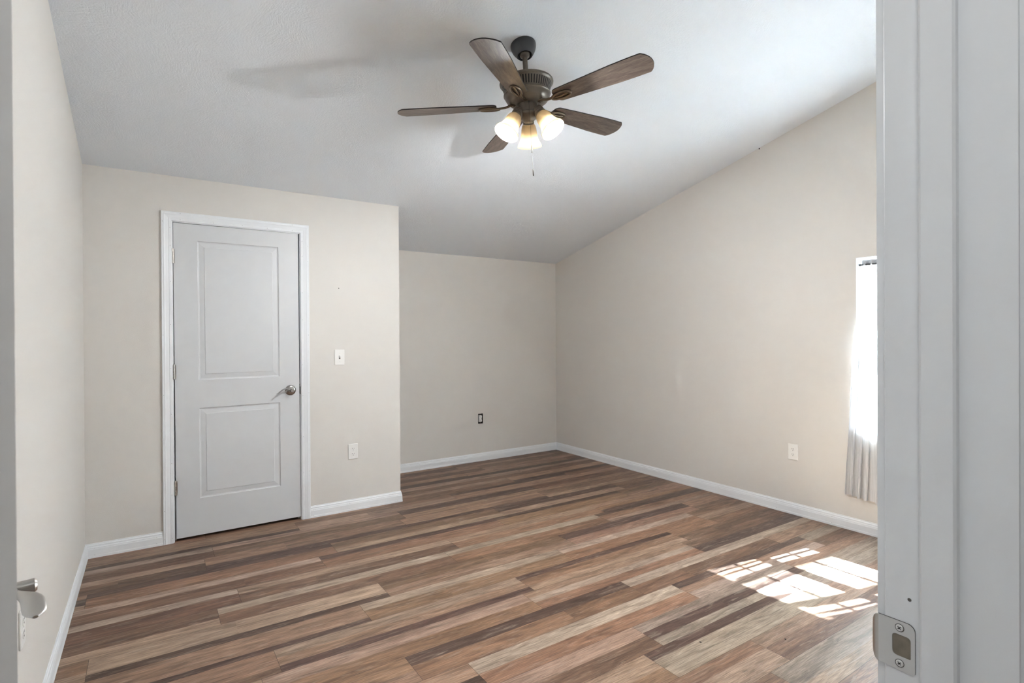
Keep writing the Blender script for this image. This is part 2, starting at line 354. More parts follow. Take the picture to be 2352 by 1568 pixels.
def build_floor():
    rnd = random.Random(11)
    bm = bmesh.new(); tint = bm.loops.layers.float_color.new('tint'); shift = bm.loops.layers.float_color.new('shift')
    X0, X1, Y0, Y1 = XL, XR+.03, YH-2.1, YB+.03
    def quad(x0, x1, ya, yb, z, col, sh, mi=0):
        x0, x1, ya, yb = max(x0, X0), min(x1, X1), max(ya, Y0), min(yb, Y1)
        if x1-x0 < .002 or yb-ya < .002: return
        f = bm.faces.new([bm.verts.new(p) for p in ((x0, ya, z), (x1, ya, z), (x1, yb, z), (x0, yb, z))]); f.material_index = mi
        for l in f.loops: l[tint] = (*col, 1); l[shift] = (*sh, 1)
    k = -11
    g = .0006
    while True:
        ytop = PB - PW*(k-1); ybot = ytop - PW      # row k spans ybot..ytop
        if ytop < Y0: break
        off, pats = ROWS.get(k, (rnd.uniform(-1.6, -.4), '')); pats = pats.split()
        while off > XL: off -= PL; pats = [rnd.choice(RANDOM)] + pats
        j = 0
        while off < X1:
            pat = pats[j] if j < len(pats) else rnd.choice(RANDOM)
            y = ytop; parts = [(q[0], float(q[1:] or 1)) for q in pat.split('|')]; n = len(parts)
            for q, (cname, frac) in enumerate(parts):
                frac *= rnd.uniform(.94, 1.06) if q < n-1 else 1
                v = rnd.uniform(.92, 1.08); col = tuple(a*v*rnd.uniform(.97, 1.03) for a in PAL[cname])
                sh = (rnd.uniform(0, 90), rnd.uniform(0, 90), rnd.uniform(0, 90))
                yn = ybot if q == n-1 else y - PW*frac
                ya = yn + (g if q == n-1 else 0); yb = y - (g if q == 0 else 0); y = yn
                xa = off + g; xe = off + PL - g
                if rnd.random() < .4:          # the printed strip changes board part of the way along
                    xm = xa + PL*rnd.uniform(.25, .75); quad(xa, xm, ya, yb, 0, col, sh)
                    v = rnd.uniform(.75, 1.2); quad(xm, xe, ya, yb, 0, tuple(a*v for a in col), (sh[1], sh[2], sh[0]))
                else: quad(xa, xe, ya, yb, 0, col, sh)
            off += PL; j += 1
        k += 1
    # underlay that closes the joints
    vb = [bm.verts.new(p) for p in ((X0-WT, Y0-.1, -.0008), (X1+.1, Y0-.1, -.0008), (X1+.1, Y1+.1, -.0008), (X0-WT, Y1+.1, -.0008))]
    vb2 = [bm.verts.new((v.co.x, v.co.y, -.05)) for v in vb]
    fs = [bm.faces.new(vb), bm.faces.new(list(reversed(vb2)))] + [bm.faces.new((vb[i], vb2[i], vb2[(i+1) % 4], vb[(i+1) % 4])) for i in range(4)]
    for f in fs: f.material_index = 1
    return structure(finish('floor', bm, [M_FLOOR, M_GAP], recalc=False))
build_floor()

# baseboards: mitred colonial profile
BP = [(0, 0), (TB, 0), (TB, .012), (TB-.0012, .016), (TB-.002, .050), (TB-.0035, .056), (TB-.0035, .060), (TB-.006, .066), (TB-.0065, .074), (TB-.0095, .079), (.0035, HB), (0, HB)]
mapb = lambda x, y, h: (x, y, h)
CASL, CASR = .0655, .9640                   # outer edges of the closet casing
inner = [(XR, YF), (XR, YB), (XC, YB), (XC, YC), (CASR, YC)]
left = [(CASL, YC), (XL, YC), (XL, YF)]
def base(name, path, seg, dots=()):
    bm = sweep(path, BP, mapb, segs=[seg])
    for p, n in dots: dot(bm, p, n, .0014)
    return structure(finish(name, bm, [M_TRIM, M_NAIL], smooth=False))
def bd(axis, pos, us):
    n = {'y': (0, -1, 0), 'x': (-1, 0, 0), 'xl': (1, 0, 0)}[axis]; out = []
    for u in us:
        for off, z in ((TB-.0028, .058), (TB-.0008, .018)):
            out.append((((u, pos-off-.0012, z) if axis == 'y' else (pos-off-.0012, u, z) if axis == 'x' else (pos+off+.0012, u, z)), n))
    return out
base('baseboard_right', inner, 0, bd('x', XR, (1.9, 2.3, 2.8, 3.3, 3.9, 4.5)))
base('baseboard_back', inner, 1, bd('y', YB, (1.75, 2.2, 2.6, 3.0, 3.4)))
base('baseboard_alcove', inner, 2)
base('baseboard_closet', inner, 3, bd('y', YC, (.985, 1.25, 1.63)))
base('baseboard_corner', left, 0, bd('y', YC, (-.28, .03)))
base('baseboard_left', left, 1)

# ------------------------------------------------------------------ doors
def panel_face(bm, xs, zs, y, sgn, panels):
    """front of a two panel door; sgn -1 faces -y; depth goes into the slab"""
    def V(x, z, d): return bm.verts.new((x, y - sgn*d, z))
    X = sorted(set([xs[0], xs[1]] + [v for p in panels for v in p[:2]])); Z = sorted(set([zs[0], zs[1]] + [v for p in panels for v in p[2:]]))
    loops = [(0, 0), (.004, .0055), (.011, .0070), (.039, .0030), (.041, .0006)]
    for i in range(len(X)-1):
        for j in range(len(Z)-1):
            r = (X[i], X[i+1], Z[j], Z[j+1])
            if any(abs(r[0]-p[0]) < 1e-6 and abs(r[1]-p[1]) < 1e-6 and abs(r[2]-p[2]) < 1e-6 for p in panels):
                prev = None
                for a, d in loops:
                    cur = [V(r[0]+a, r[2]+a, d), V(r[1]-a, r[2]+a, d), V(r[1]-a, r[3]-a, d), V(r[0]+a, r[3]-a, d)]
                    if prev:
                        for q in range(4): bm.faces.new((prev[q], prev[(q+1) % 4], cur[(q+1) % 4], cur[q]))
                    prev = cur
                bm.faces.new(prev)
            else: bm.faces.new((V(r[0], r[2], 0), V(r[1], r[2], 0), V(r[1], r[3], 0), V(r[0], r[3], 0)))
def door_slab(w, h, t, panels, edge_mi=0):
    bm = bmesh.new()
    panel_face(bm, (0, w), (0, h), 0, -1, panels); panel_face(bm, (0, w), (0, h), t, 1, panels)
    for q in (((0, 0, 0), (0, t, 0), (0, t, h), (0, 0, h)), ((w, 0, 0), (w, t, 0), (w, t, h), (w, 0, h)), ((0, 0, 0), (w, 0, 0), (w, t, 0), (0, t, 0)), ((0, 0, h), (w, 0, h), (w, t, h), (0, t, h))):
        bm.faces.new([bm.verts.new(p) for p in q]).material_index = edge_mi
    bmesh.ops.remove_doubles(bm, verts=bm.verts, dist=1e-5)
    return bm
def lever_set(parent, x, y, z, side, out, m_lever, arc=.0045, curl=.0095):
    """rose, neck and wave lever; side = direction of the grip along x, out = sign of the way out of the door along y"""
    bm = bmesh.new(); mt = Matrix.Translation((x, y, z)) @ Matrix.Rotation(math.radians(90 if out < 0 else -90), 4, 'X')
    lathe(bm, [(0, -.0005), (.0365, -.0005), (.0365, .004), (.034, .007), (.024, .0095), (.015, .0115), (0, .012)], 40, mt)
    rose = finish('rose', bm, m_lever, parent, True)
    bm = bmesh.new()
    yy = lambda d: y + out*d
    tube(bm, [(x, yy(.009), z), (x, yy(.061), z), (x, yy(.064), z)], [.0105, .0105, .008], 20)
    pts, ws, ts = [], [], []
    for i in range(19):
        u = i/18
        dz = arc*math.sin(math.pi*min(1, u/.9)) - curl*max(0, (u-.5)/.5)**1.4
        q = max(0, min(1, (u-.2)/.5)); q = q*q*(3-2*q)
        pts.append((x + side*(-.003+.106*u), yy(.036 + .0185*q), z + dz))
        w = .0062 + .0075*q
        if u > .84: w *= math.sqrt(max(.02, 1-((u-.84)/.165)**2))
        ws.append(w); ts.append(.0050-.0027*u)
    tube(bm, pts, ts, 16, flat=((0, 1, 0), ws))
    finish('lever', bm, m_lever, parent, True)
    return rose
def hinge(parent, x, y, z, hgt=.089):
    bm = bmesh.new()
    for k in range(5):
        z0 = z - hgt/2 + k*hgt/5
        lathe(bm, [(0, z0+.0006), (.0062, z0+.0006), (.0062, z0+hgt/5-.0006), (0, z0+hgt/5-.0006)], 14, Matrix.Translation((x, y, 0)))
    lathe(bm, [(0, z+hgt/2), (.0045, z+hgt/2), (.0045, z+hgt/2+.004), (0, z+hgt/2+.005)], 12, Matrix.Translation((x, y, 0)))
    box(bm, x-.001, x+.012, y+.003, y+.0045, z-hgt/2, z+hgt/2)
    return finish('hinge', bm, M_NICKEL, parent, True)

# closet door, leaning a hair out of plumb like the frame in the photograph
SX0, SX1, SZ0, SZ1 = .1345, .8965, .0190, 2.0515
def pz(x, z): return (x-SX0, z-SZ0)
t = bpy.data.objects.new('door_1', None); COL.objects.link(t); t.location = (SX0, YC+.004, SZ0); structure(t)
w_, h_ = SX1-SX0, SZ1-SZ0
slab = finish('door_panel', door_slab(w_, h_, .035, [(.133, .630, 1.014, 1.926), (.133, .630, .240, .832)]), M_DOOR, t)
lever_set(t, .835-SX0, 0, .9325-SZ0, -1, -1, M_NICKEL2, .015, .018)
for zz in (1.836, 1.093, .347): hinge(t, -.004, -.006, zz-SZ0, .092)
bm = bmesh.new(); box(bm, w_-.003, w_+.0045, .004, .03, .885, .955); finish('latch_plate', bm, M_DARK, t)
t.rotation_euler = (0, math.radians(-.22), 0); t.location.x += .004; 
# closet jamb and casing
bm = bmesh.new()
box(bm, DX0-.018, DX0, YC, YC+.1, 0, DZ1); box(bm, DX1, DX1+.018, YC, YC+.1, 0, DZ1); box(bm, DX0-.018, DX1+.018, YC, YC+.1, DZ1, DZ1+.018)
box(bm, DX0, DX0+.011, YC+.043, YC+.078, 0, DZ1); box(bm, DX1-.011, DX1, YC+.043, YC+.078, 0, DZ1); box(bm, DX0+.011, DX1-.011, YC+.043, YC+.078, DZ1-.011, DZ1)
trim1 = structure(finish('trim_1', bm, M_TRIM))
CP = [(0, 0), (0, .0098), (.003, .0108), (.016, .0115), (.018, .0095), (.021, .0105), (.036, .0135), (.042, .0155), (.046, .0155), (.047, .0140), (.055, .0150), (.058, .0130), (.058, 0)]
def casing(name, x0, x1, zt, ywall, out, parent, dots=True):
    bm = sweep([(x0, 0), (x0, zt), (x1, zt), (x1, 0)], CP, lambda x, z, h: (x, ywall+out*h, z))
    if dots:
        rn = random.Random(3)
        for xx, sg in ((x0, -1), (x1, 1)):
            for z in (.06, .3, .56, .85, 1.12, 1.4, 1.66, 1.9, 2.0):
                dot(bm, (xx+sg*.010, ywall+out*.0112, z+rn.uniform(-.05, .05)), (0, out, 0), .0016)
                if rn.random() < .7: dot(bm, (xx+sg*.0505, ywall+out*.0150, z+rn.uniform(-.1, .1)), (0, out, 0), .0016)
        for u in (.06, .3, .52, .72, .93):
            dot(bm, (x0+(x1-x0)*u, ywall+out*.0112, zt+.010), (0, out, 0), .0016)
            if u in (.06, .93): dot(bm, (x0+(x1-x0)*u, ywall+out*.0150, zt+.050), (0, out, 0), .0016)
    return finish(name, bm, [M_TRIM, M_NAIL], parent)
casing('casing', DX0-.005, DX1+.005, DZ1+.005, YC, -1, trim1)
bm = bmesh.new(); box(bm, DX1-.0022, DX1+.001, YC-.0012, YC+.012, .902, .958, 0, .0008); finish('strike_plate', bm, M_DARK, trim1)

# entry jamb with stop, rounded room-side edge, strike plate
bm = bmesh.new()
def jamb_prof(sign, x):
    # (x offset into the opening, y) outline of the jamb and its stop
    P = [(0.019, YH), (0, YH), (0, .229), (-.0085, .229), (-.0110, .2315), (-.0110, .2612), (-.0085, .2640), (0, .2640), (0, YF-.0012), (.0012, YF), (.019, YF)]
    return [(x + sign*o, y) for o, y in P]
for sign, x in ((1, JX1), (-1, JX0)):
    pr = jamb_prof(sign, x); z0, z1 = 0, JZ1
    A = [bm.verts.new((px_, py_, z0)) for px_, py_ in pr]; B = [bm.verts.new((px_, py_, z1)) for px_, py_ in pr]
    for i in range(len(pr)): bm.faces.new((A[i], A[(i+1) % len(pr)], B[(i+1) % len(pr)], B[i]))
    bm.faces.new(A); bm.faces.new(B)
box(bm, JX0-.019, JX1+.019, YH, YF, JZ1, JZ1+.019); box(bm, JX0+.011, JX1-.011, .229, .264, JZ1-.011, JZ1)
dot(bm, (JX1-.0001, .2772, .995), (-1, 0, 0), .0022)
trim2 = structure(finish('trim_2', bm, [M_TRIM, M_NAIL]))
casing('casing', JX0-.005, JX1+.005, JZ1+.005, YH, -1, trim2, False)
casing('casing', JX0-.005, JX1+.005, JZ1+.005, YF, 1, trim2, False)

def strike_plate():
    zc = .9360; hh = .0300
    t = 0.0016; x = JX1
    bm = bmesh.new()
    # outline in (y, z), rounded on the hall side, hole for the latch
    def arc(cy, cz, r, a0, a1, n=6): return [(cy+r*math.cos(math.radians(a0+(a1-a0)*i/n)), cz+r*math.sin(math.radians(a0+(a1-a0)*i/n))) for i in range(n+1)]
    yR, yL = .2712, .3100
    out = [(yL, zc-hh+.002)] + [(yL, zc+hh)] + arc(yR+.008, zc+hh-.008, .008, 90, 180) + arc(yR+.004, zc-hh+.004, .004, 180, 270)
    hole = arc(.2755+.004, zc+.0135-.004, .004, 90, 180, 4) + arc(.2755+.002, zc-.0125+.002, .002, 180, 270, 4) + arc(.2950-.005, zc-.0125+.005, .005, 270, 360, 4) + arc(.2950-.004, zc+.0135-.004, .004, 0, 90, 4)
    ov = [bm.verts.new((x-t, y, z)) for y, z in out]; hv = [bm.verts.new((x-t, y, z)) for y, z in hole]
    oe = [bm.edges.new((ov[i], ov[(i+1) % len(ov)])) for i in range(len(ov))]; he = [bm.edges.new((hv[i], hv[(i+1) % len(hv)])) for i in range(len(hv))]
    bmesh.ops.triangle_fill(bm, use_beauty=True, use_dissolve=False, edges=oe+he)
    for loop, mi in ((ov, 1), (hv, 0)):
        back = [bm.verts.new((x, v.co.y, v.co.z)) for v in loop]
        for i in range(len(loop)): bm.faces.new((loop[i], loop[(i+1) % len(loop)], back[(i+1) % len(loop)], back[i])).material_index = mi
    sp_ = finish('strike_plate', bm, [M_STRIKE, M_DARK], trim2)
    # lip curling past the jamb towards the room
    bm = bmesh.new(); n = 8; rows = []
    for i in range(n+1):
        a = i/n; y = .3100+.0078*math.sin(a*1.3); xx = x-t + .0042*(1-math.cos(a*1.3))
        h = hh - .001 - .011*a**2.2
        rows.append([(xx, y, zc-h+.003*a), (xx, y, zc+h), (xx+.0012, y+.0002, zc+h), (xx+.0012, y+.0002, zc-h+.003*a)])
    R_ = [[bm.verts.new(p) for p in r] for r in rows]
    for i in range(n):
        for k in range(4): bm.faces.new((R_[i][k], R_[i+1][k], R_[i+1][(k+1) % 4], R_[i][(k+1) % 4]))
    bm.faces.new(R_[0]); bm.faces.new(R_[-1])
    finish('lip', bm, M_NICKEL, sp_)
    bm = bmesh.new(); box(bm, x-.0007, x-.0002, .2752, .2953, zc-.0128, zc+.0138)
    finish('latch_mortise', bm, M_WOODBOX, sp_)
    for zz in (zc+.0218, zc-.0208):
        bm = bmesh.new()
        mt = Matrix.Translation((x-t, .2870, zz)) @ Matrix.Rotation(math.radians(-90), 4, 'Y')
        lathe(bm, [(.0048, -.0002), (.0048, .0003), (.0042, .0004)], 24, mt, 1)
        lathe(bm, [(.0042, .0004), (.0036, .0009), (0, .0011)], 24, mt, 0)
        for q in (45, 135):
            a = math.radians(q); d = Vector((0, math.cos(a), math.sin(a))); e = Vector((0, -math.sin(a), math.cos(a)))
            c0 = Vector((x-t-.00115, .2870, zz))
            f = bm.faces.new([bm.verts.new(c0+d*u*.0023+e*v*.0005) for u, v in ((-1, -1), (1, -1), (1, 1), (-1, 1))]); f.material_index = 1
        finish('screw', bm, [M_STEEL, M_DARK], sp_, recalc=False)
strike_plate()

# the open entry door, seen edge-on at the left
LW, LH = .834, 2.035
leaf = bpy.data.objects.new('door_2', None); COL.objects.link(leaf); structure(leaf)
leaf.location = (JX0, .317, .012); leaf.rotation_euler = (0, 0, math.radians(101.8))
lf = finish('door_panel', door_slab(LW, LH, .035, [(.13, LW-.13, 1.01, 1.92), (.13, LW-.13, .24, .83)], 1), [M_DOOR, M_EDGE], leaf)
lf.location = (.003, -.041, 0)
lever_set(leaf, LW-.060, -.041, .9235, -1, -1, M_NICKEL)
lever_set(leaf, LW-.060, -.006, .928, -1, 1, M_NICKEL)
for zz in (1.83, 1.09, .345): hinge(leaf, 0, 0, zz-.012, .089)

# ------------------------------------------------------------------ window with sashes, glass, curtains
y0, y1, z0, z1 = WIN
win = bpy.data.objects.new('window_1', None); COL.objects.link(win); structure(win); win.location = (XR+.085, (y0+y1)/2, z0)
def wpart(name, boxes, m, bev=0):
    bm = bmesh.new()
    for b in boxes: box(bm, b[0]-win.location.x, b[1]-win.location.x, b[2]-win.location.y, b[3]-win.location.y, b[4]-win.location.z, b[5]-win.location.z, 0, bev)
    return finish(name, bm, m, win)
fx0, fx1 = XR+.070, XR+.150
wpart('window_frame', [(fx0, fx1, y0, y0+.035, z0, z1), (fx0, fx1, y1-.035, y1, z0, z1), (fx0, fx1, y0+.035, y1-.035, z0, z0+.03), (fx0, fx1, y0+.035, y1-.035, z1-.03, z1)], M_FRAME)
zm = (z0+z1)/2 + .0
a0, a1 = y0+.035, y1-.035
def sash(nm, xa, xb, za, zb_):
    st = .032
    wpart(nm, [(xa, xb, a0, a0+st, za, zb_), (xa, xb, a1-st, a1, za, zb_), (xa, xb, a0+st, a1-st, za, za+st), (xa, xb, a0+st, a1-st, zb_-st, zb_)], M_FRAME)
    m_ = []
    xm = (xa+xb)/2
    zz = (za+zb_)/2; m_.append((xm-.0045, xm+.0045, a0+st, a1-st, zz-.009, zz+.009))
    wpart('muntins', m_, M_FRAME)
    wpart('glass', [(xm+.006, xm+.009, a0+st, a1-st, za+st, zb_-st)], M_GLASS)
sash('upper_sash', XR+.112, XR+.142, zm-.016, z1-.03)
sash('lower_sash', XR+.078, XR+.108, z0+.03, zm+.016)
bm = bmesh.new()
for b in ((y0, y0+.003, z0, z1), (y1-.003, y1, z0, z1), (y0, y1, z1-.003, z1), (y0, y1, z0, z0+.004)):
    box(bm, XR-.0005, XR+.070, b[0], b[1], b[2], b[3])
structure(finish('trim_3', bm, M_TRIM))
# daylight portal in the opening
po = add_light('window_portal', 'AREA', (XR+.16, (y0+y1)/2, (z0+z1)/2), 1, rot=(0, math.radians(90), 0), shape='RECTANGLE', size=z1-z0, size_y=y1-y0)
po.data.cycles.is_portal = True

bm = bmesh.new(); ROX, ROZ = XR+.040, 1.772
tube(bm, [(ROX, y0+.004, ROZ), (ROX, y1-.004, ROZ)], .0055, 12)
for yy, d in ((y0+.003, 1), (y1-.003, -1)): tube(bm, [(ROX, yy, ROZ), (ROX, yy+d*.012, ROZ)], .0075, 12)
tag(finish('tension_rod', bm, M_ROD, None, True), 'thin dark tension rod across the top of the window recess', 'curtain rod')

def curtain(name, label, yt0, yt1, yb0, yb1, seed, zb0):
    """gathered panel; t=0 at the outer side. top tight on the rod, bottom wider and in front of the wall"""
    rn = random.Random(seed); nf = 9; NU, NV = 220, 44
    ph = [rn.uniform(.8, 1.25) for _ in range(nf+1)]
    root = thing(name, label, 'curtain', ((XR-.02), (yb0+yb1)/2, zb0), group=None)
    bm = bmesh.new(); grid = []
    zt = ROZ + .030
    for j in range(NV+1):
        v = j/NV; z = zt + (zb0-zt)*v
        s_ = 0 if z > ROZ-.01 else min(1, (ROZ-.01-z)/.55); s_ = s_*s_*(3-2*s_)
        xc_ = ROX + (XR-.022 - ROX)*s_ - (.012*min(1, max(0, (z0+.05-z)/.4)))
        row = []
        w = max(0, (ROZ-z)/(ROZ-zb0)); w = w**.9
        ya = yt0+(yb0-yt0)*w; yb_ = yt1+(yb1-yt1)*min(1, w/.5)**.8
        amp = .009 + .008*min(1, max(0, (ROZ-.02-z)/.25))
        if abs(z-ROZ) < .02: amp = .0085
        for i in range(NU+1):
            u = i/NU
            # cloth bunches into a bundle part of the way along, with looser folds at both edges
            ub = .66; uu = u + .20*math.exp(-((u-ub)/.16)**2)*math.sin((u-ub)/.16*1.6)*-1.0
            a = 2*math.pi*nf*u; over = .022*min(1, max(0, (ROZ-.03-z)/.2))
            y = ya + (yb_-ya)*min(1, max(0, uu)) + (yb_-ya)/abs(yb_-ya)*over*math.sin(a)*math.sin(math.pi*u)
            x = xc_ + amp*math.cos(a)*ph[int(u*nf)] + .002*math.sin(a*3.1+z*4)
            zz = z + (.012*math.sin(u*5+seed) + .03*u)*(-1)*v if v > .9 else z
            row.append(bm.verts.new((x-root.location.x, y-root.location.y, z - .04*u*max(0, v-.6)/.4 - root.location.z)))
        grid.append(row)
    for j in range(NV):
        for i in range(NU): bm.faces.new((grid[j][i], grid[j][i+1], grid[j+1][i+1], grid[j+1][i]))
    parts = []
    for nm, lo, hi, m in (('hem', -1, .065, M_SHEER), ('rod_pocket', ROZ-.014-zb0, ROZ+.032-zb0, M_POCKET_SHADED)):
        b2 = bm.copy(); b2.faces.ensure_lookup_table()
        bmesh.ops.delete(b2, geom=[f for f in b2.faces if not lo < f.calc_center_median().z < hi], context='FACES')
        for v in b2.verts: v.co.x -= .0015
        parts.append((nm, b2, m))
    finish('sheer_panel', bm, M_SHEER, root, True, recalc=False)
    for nm, b2, m in parts: finish(nm, b2, m, root, True, recalc=False)
curtain('curtain', 'white sheer curtain panel hanging at the far side of the window, flaring past its edge', 1.732, 1.362, 1.815, 1.462, 4, .245)
curtain('curtain', 'white sheer curtain panel at the near side of the window, mostly behind the door jamb', .985, 1.352, .900, 1.280, 7, .245)

# ------------------------------------------------------------------ switches and outlets (local: x right, -y out of the wall, z up)
def disc(bm, cx, cz, r, y0_, y1_, flat=None, mi=0, n=28):
    pts = []
    for k in range(n):
        a = 2*math.pi*k/n; x = r*math.cos(a); z = r*math.sin(a)
        if flat: z = max(-flat, min(flat, z))
        pts.append((cx+x, cz+z))
    A = [bm.verts.new((x, y0_, z)) for x, z in pts]; B = [bm.verts.new((x, y1_, z)) for x, z in pts]
    for i in range(n): bm.faces.new((A[i], A[(i+1) % n], B[(i+1) % n], B[i])).material_index = mi
    bm.faces.new(B).material_index = mi; bm.faces.new(A).material_index = mi
def receptacle(parent, zc, yf):
    bm = bmesh.new()
    disc(bm, 0, zc, .0172, yf+.004, yf-.0012, .0142)
    for sx_, hh in ((-.0063, .0042), (.0063, .0036)): box(bm, sx_-.0012, sx_+.0012, yf-.0015, yf-.001, zc+.0035-hh, zc+.0035+hh, 1)
    disc(bm, 0, zc-.0078, .0027, yf-.001, yf-.0015, None, 1, 12)
    return finish('receptacle', bm, [M_PLATE, M_DARK], parent)
def screw(parent, zc, yf):
    bm = bmesh.new(); disc(bm, 0, zc, .0030, yf+.001, yf-.0008, None, 0, 16); box(bm, -.0024, .0024, yf-.0010, yf-.0007, zc-.0004, zc+.0004, 1)
    return finish('screw', bm, [M_PLATE, M_NAIL], parent)
def cover(parent):
    bm = bmesh.new(); box(bm, -.0365, .0365, -.0062, 0, -.0572, .0572, 0, .0028, 2); return finish('cover_plate', bm, M_PLATE, parent)
def outlet(name, label, loc, rz, group='duplex wall outlets'):
    t = thing(name, label, 'outlet', loc, (0, 0, rz), group)
    cover(t); receptacle(t, .0195, -.0062); receptacle(t, -.0195, -.0062); screw(t, 0, -.0062); return t
o1 = outlet('wall_outlet', 'white duplex outlet low on the wall between the closet door and the alcove', (1.2795, YC, .446), 0)
def dup(o, label, loc, rz):
    r = o.copy(); COL.objects.link(r); r['label'] = label; r.location = loc; r.rotation_euler = (0, 0, rz)
    for ch in list(o.children):
        k = ch.copy(); COL.objects.link(k); k.parent = r
    return r
dup(o1, 'white duplex outlet low on the right wall, to the left of the window curtain', (XR, 2.175, .455), math.radians(-90))
dup(o1, 'white duplex outlet on the left wall seen edge-on, below the entry door lever', (XL, 2.169, .450), math.radians(90))
t = thing('light_switch', 'white single toggle light switch beside the closet door', 'light switch', (1.1825, YC, 1.161))
cover(t); screw(t, .030, -.0062); screw(t, -.030, -.0062)
bm = bmesh.new(); box(bm, -.0052, .0052, -.0068, -.004, -.0125, .0125, 1)
f_ = [bm.verts.new(p) for p in ((-.0042, -.0066, -.003), (.0042, -.0066, -.003), (.0042, -.0066, .008), (-.0042, -.0066, .008), (-.0034, -.0190, .0075), (.0034, -.0190, .0075), (.0034, -.0175, .0125), (-.0034, -.0175, .0125))]
for q in ((0, 1, 5, 4), (1, 2, 6, 5), (2, 3, 7, 6), (3, 0, 4, 7), (4, 5, 6, 7), (0, 3, 2, 1)): bm.faces.new([f_[i] for i in q]).material_index = 0
finish('toggle', bm, [M_PLATE, M_NAIL], t)
t = thing('wall_outlet', 'bare outlet without a cover plate in its dark open box, on the alcove back wall', 'outlet', (2.900, YB, .445))
bm = bmesh.new()
wb, hb_ = .0288, .0528
for q in (((-wb, .050, -hb_), (wb, .050, -hb_), (wb, .050, hb_), (-wb, .050, hb_)), ((-wb, .0006, -hb_), (-wb, .05, -hb_), (-wb, .05, hb_), (-wb, .0006, hb_)), ((wb, .0006, -hb_), (wb, .05, -hb_), (wb, .05, hb_), (wb, .0006, hb_)), ((-wb, .0006, -hb_), (wb, .0006, -hb_), (wb, .05, -hb_), (-wb, .05, -hb_)), ((-wb, .0006, hb_), (wb, .0006, hb_), (wb, .05, hb_), (-wb, .05, hb_))):
    bm.faces.new([bm.verts.new(p) for p in q])
finish('electrical_box', bm, M_DARK, t, recalc=False)
receptacle(t, .0195, .0005); receptacle(t, -.0195, .0005)
bm = bmesh.new(); box(bm, -.0145, .0145, .0005, .026, -.036, .036, 0, .002); finish('receptacle_body', bm, M_PLATE, t)
bm = bmesh.new(); box(bm, -.008, .008, .0020, .0030, -.053, .053); finish('mounting_strap', bm, M_CHAIN, t)

# ------------------------------------------------------------------ ceiling fan
FC = Vector((1.597, 2.2435, 2.4714)); AZ0 = 2.94; FT = (-.0457, -.036, 0)
fan = thing('ceiling_fan', 'dark bronze ceiling fan with five wooden blades and three lit glass shades', 'ceiling fan', FC, FT)
fan_m = Matrix.Translation(FC) @ fan.rotation_euler.to_matrix().to_4x4(); inv = fan_m.inverted()
# canopy sits flat on the sloping ceiling
ball_w = fan_m @ Vector((0, 0, .262))
nrm = Vector((0, -SL, -1)).normalized()
cb = Vector((ball_w.x, 0, 0)); 
d_ = (Vector((0, YB, ZB)) - ball_w).dot(Vector((0, SL, 1)))/Vector((0, SL, 1)).length
base_pt = ball_w - nrm*d_
cm = inv @ Matrix.Translation(base_pt) @ nrm.to_track_quat('Z', 'Y').to_matrix().to_4x4()
bm = bmesh.new(); lathe(bm, [(0, .0005), (.064, .0005), (.0645, .004), (.063, .018), (.057, .036), (.047, .052), (.0415, .060), (.039, .062), (.036, .061), (.034, .050), (.030, .040), (0, .038)], 48, cm)
finish('canopy', bm, M_CANOPY, fan, True)
bm = bmesh.new(); lathe(bm, [(.0, .275), (.020, .272), (.027, .262), (.024, .250), (.0125, .243), (.0125, .140), (0, .139)], 28); finish('downrod', bm, M_BRONZE, fan, True)
bm = bmesh.new()
lathe(bm, [(0, .147), (.018, .147), (.030, .144), (.060, .138), (.118, .126), (.134, .119), (.136, .114), (.135, .109), (.1305, .106), (.1265, .101), (.1135, .064), (.1140, .060), (.1185, .057), (.1190, .052), (.1150, .049), (.1130, .044), (.1125, .040), (.1040, .024), (.088, .012), (.072, .006), (.066, .004), (.058, .002), (0, .002)], 112, band=9)
finish('motor_housing', bm, [M_BRONZE, M_DARK], fan, True)
bm = bmesh.new()
lathe(bm, [(0, .002), (.0525, .002), (.0525, -.040), (.055, -.043), (.055, -.048), (.050, -.055), (.043, -.063), (.032, -.071), (.026, -.080), (.014, -.085), (0, -.086)], 48)
finish('light_kit_body', bm, M_BRONZE, fan, True)
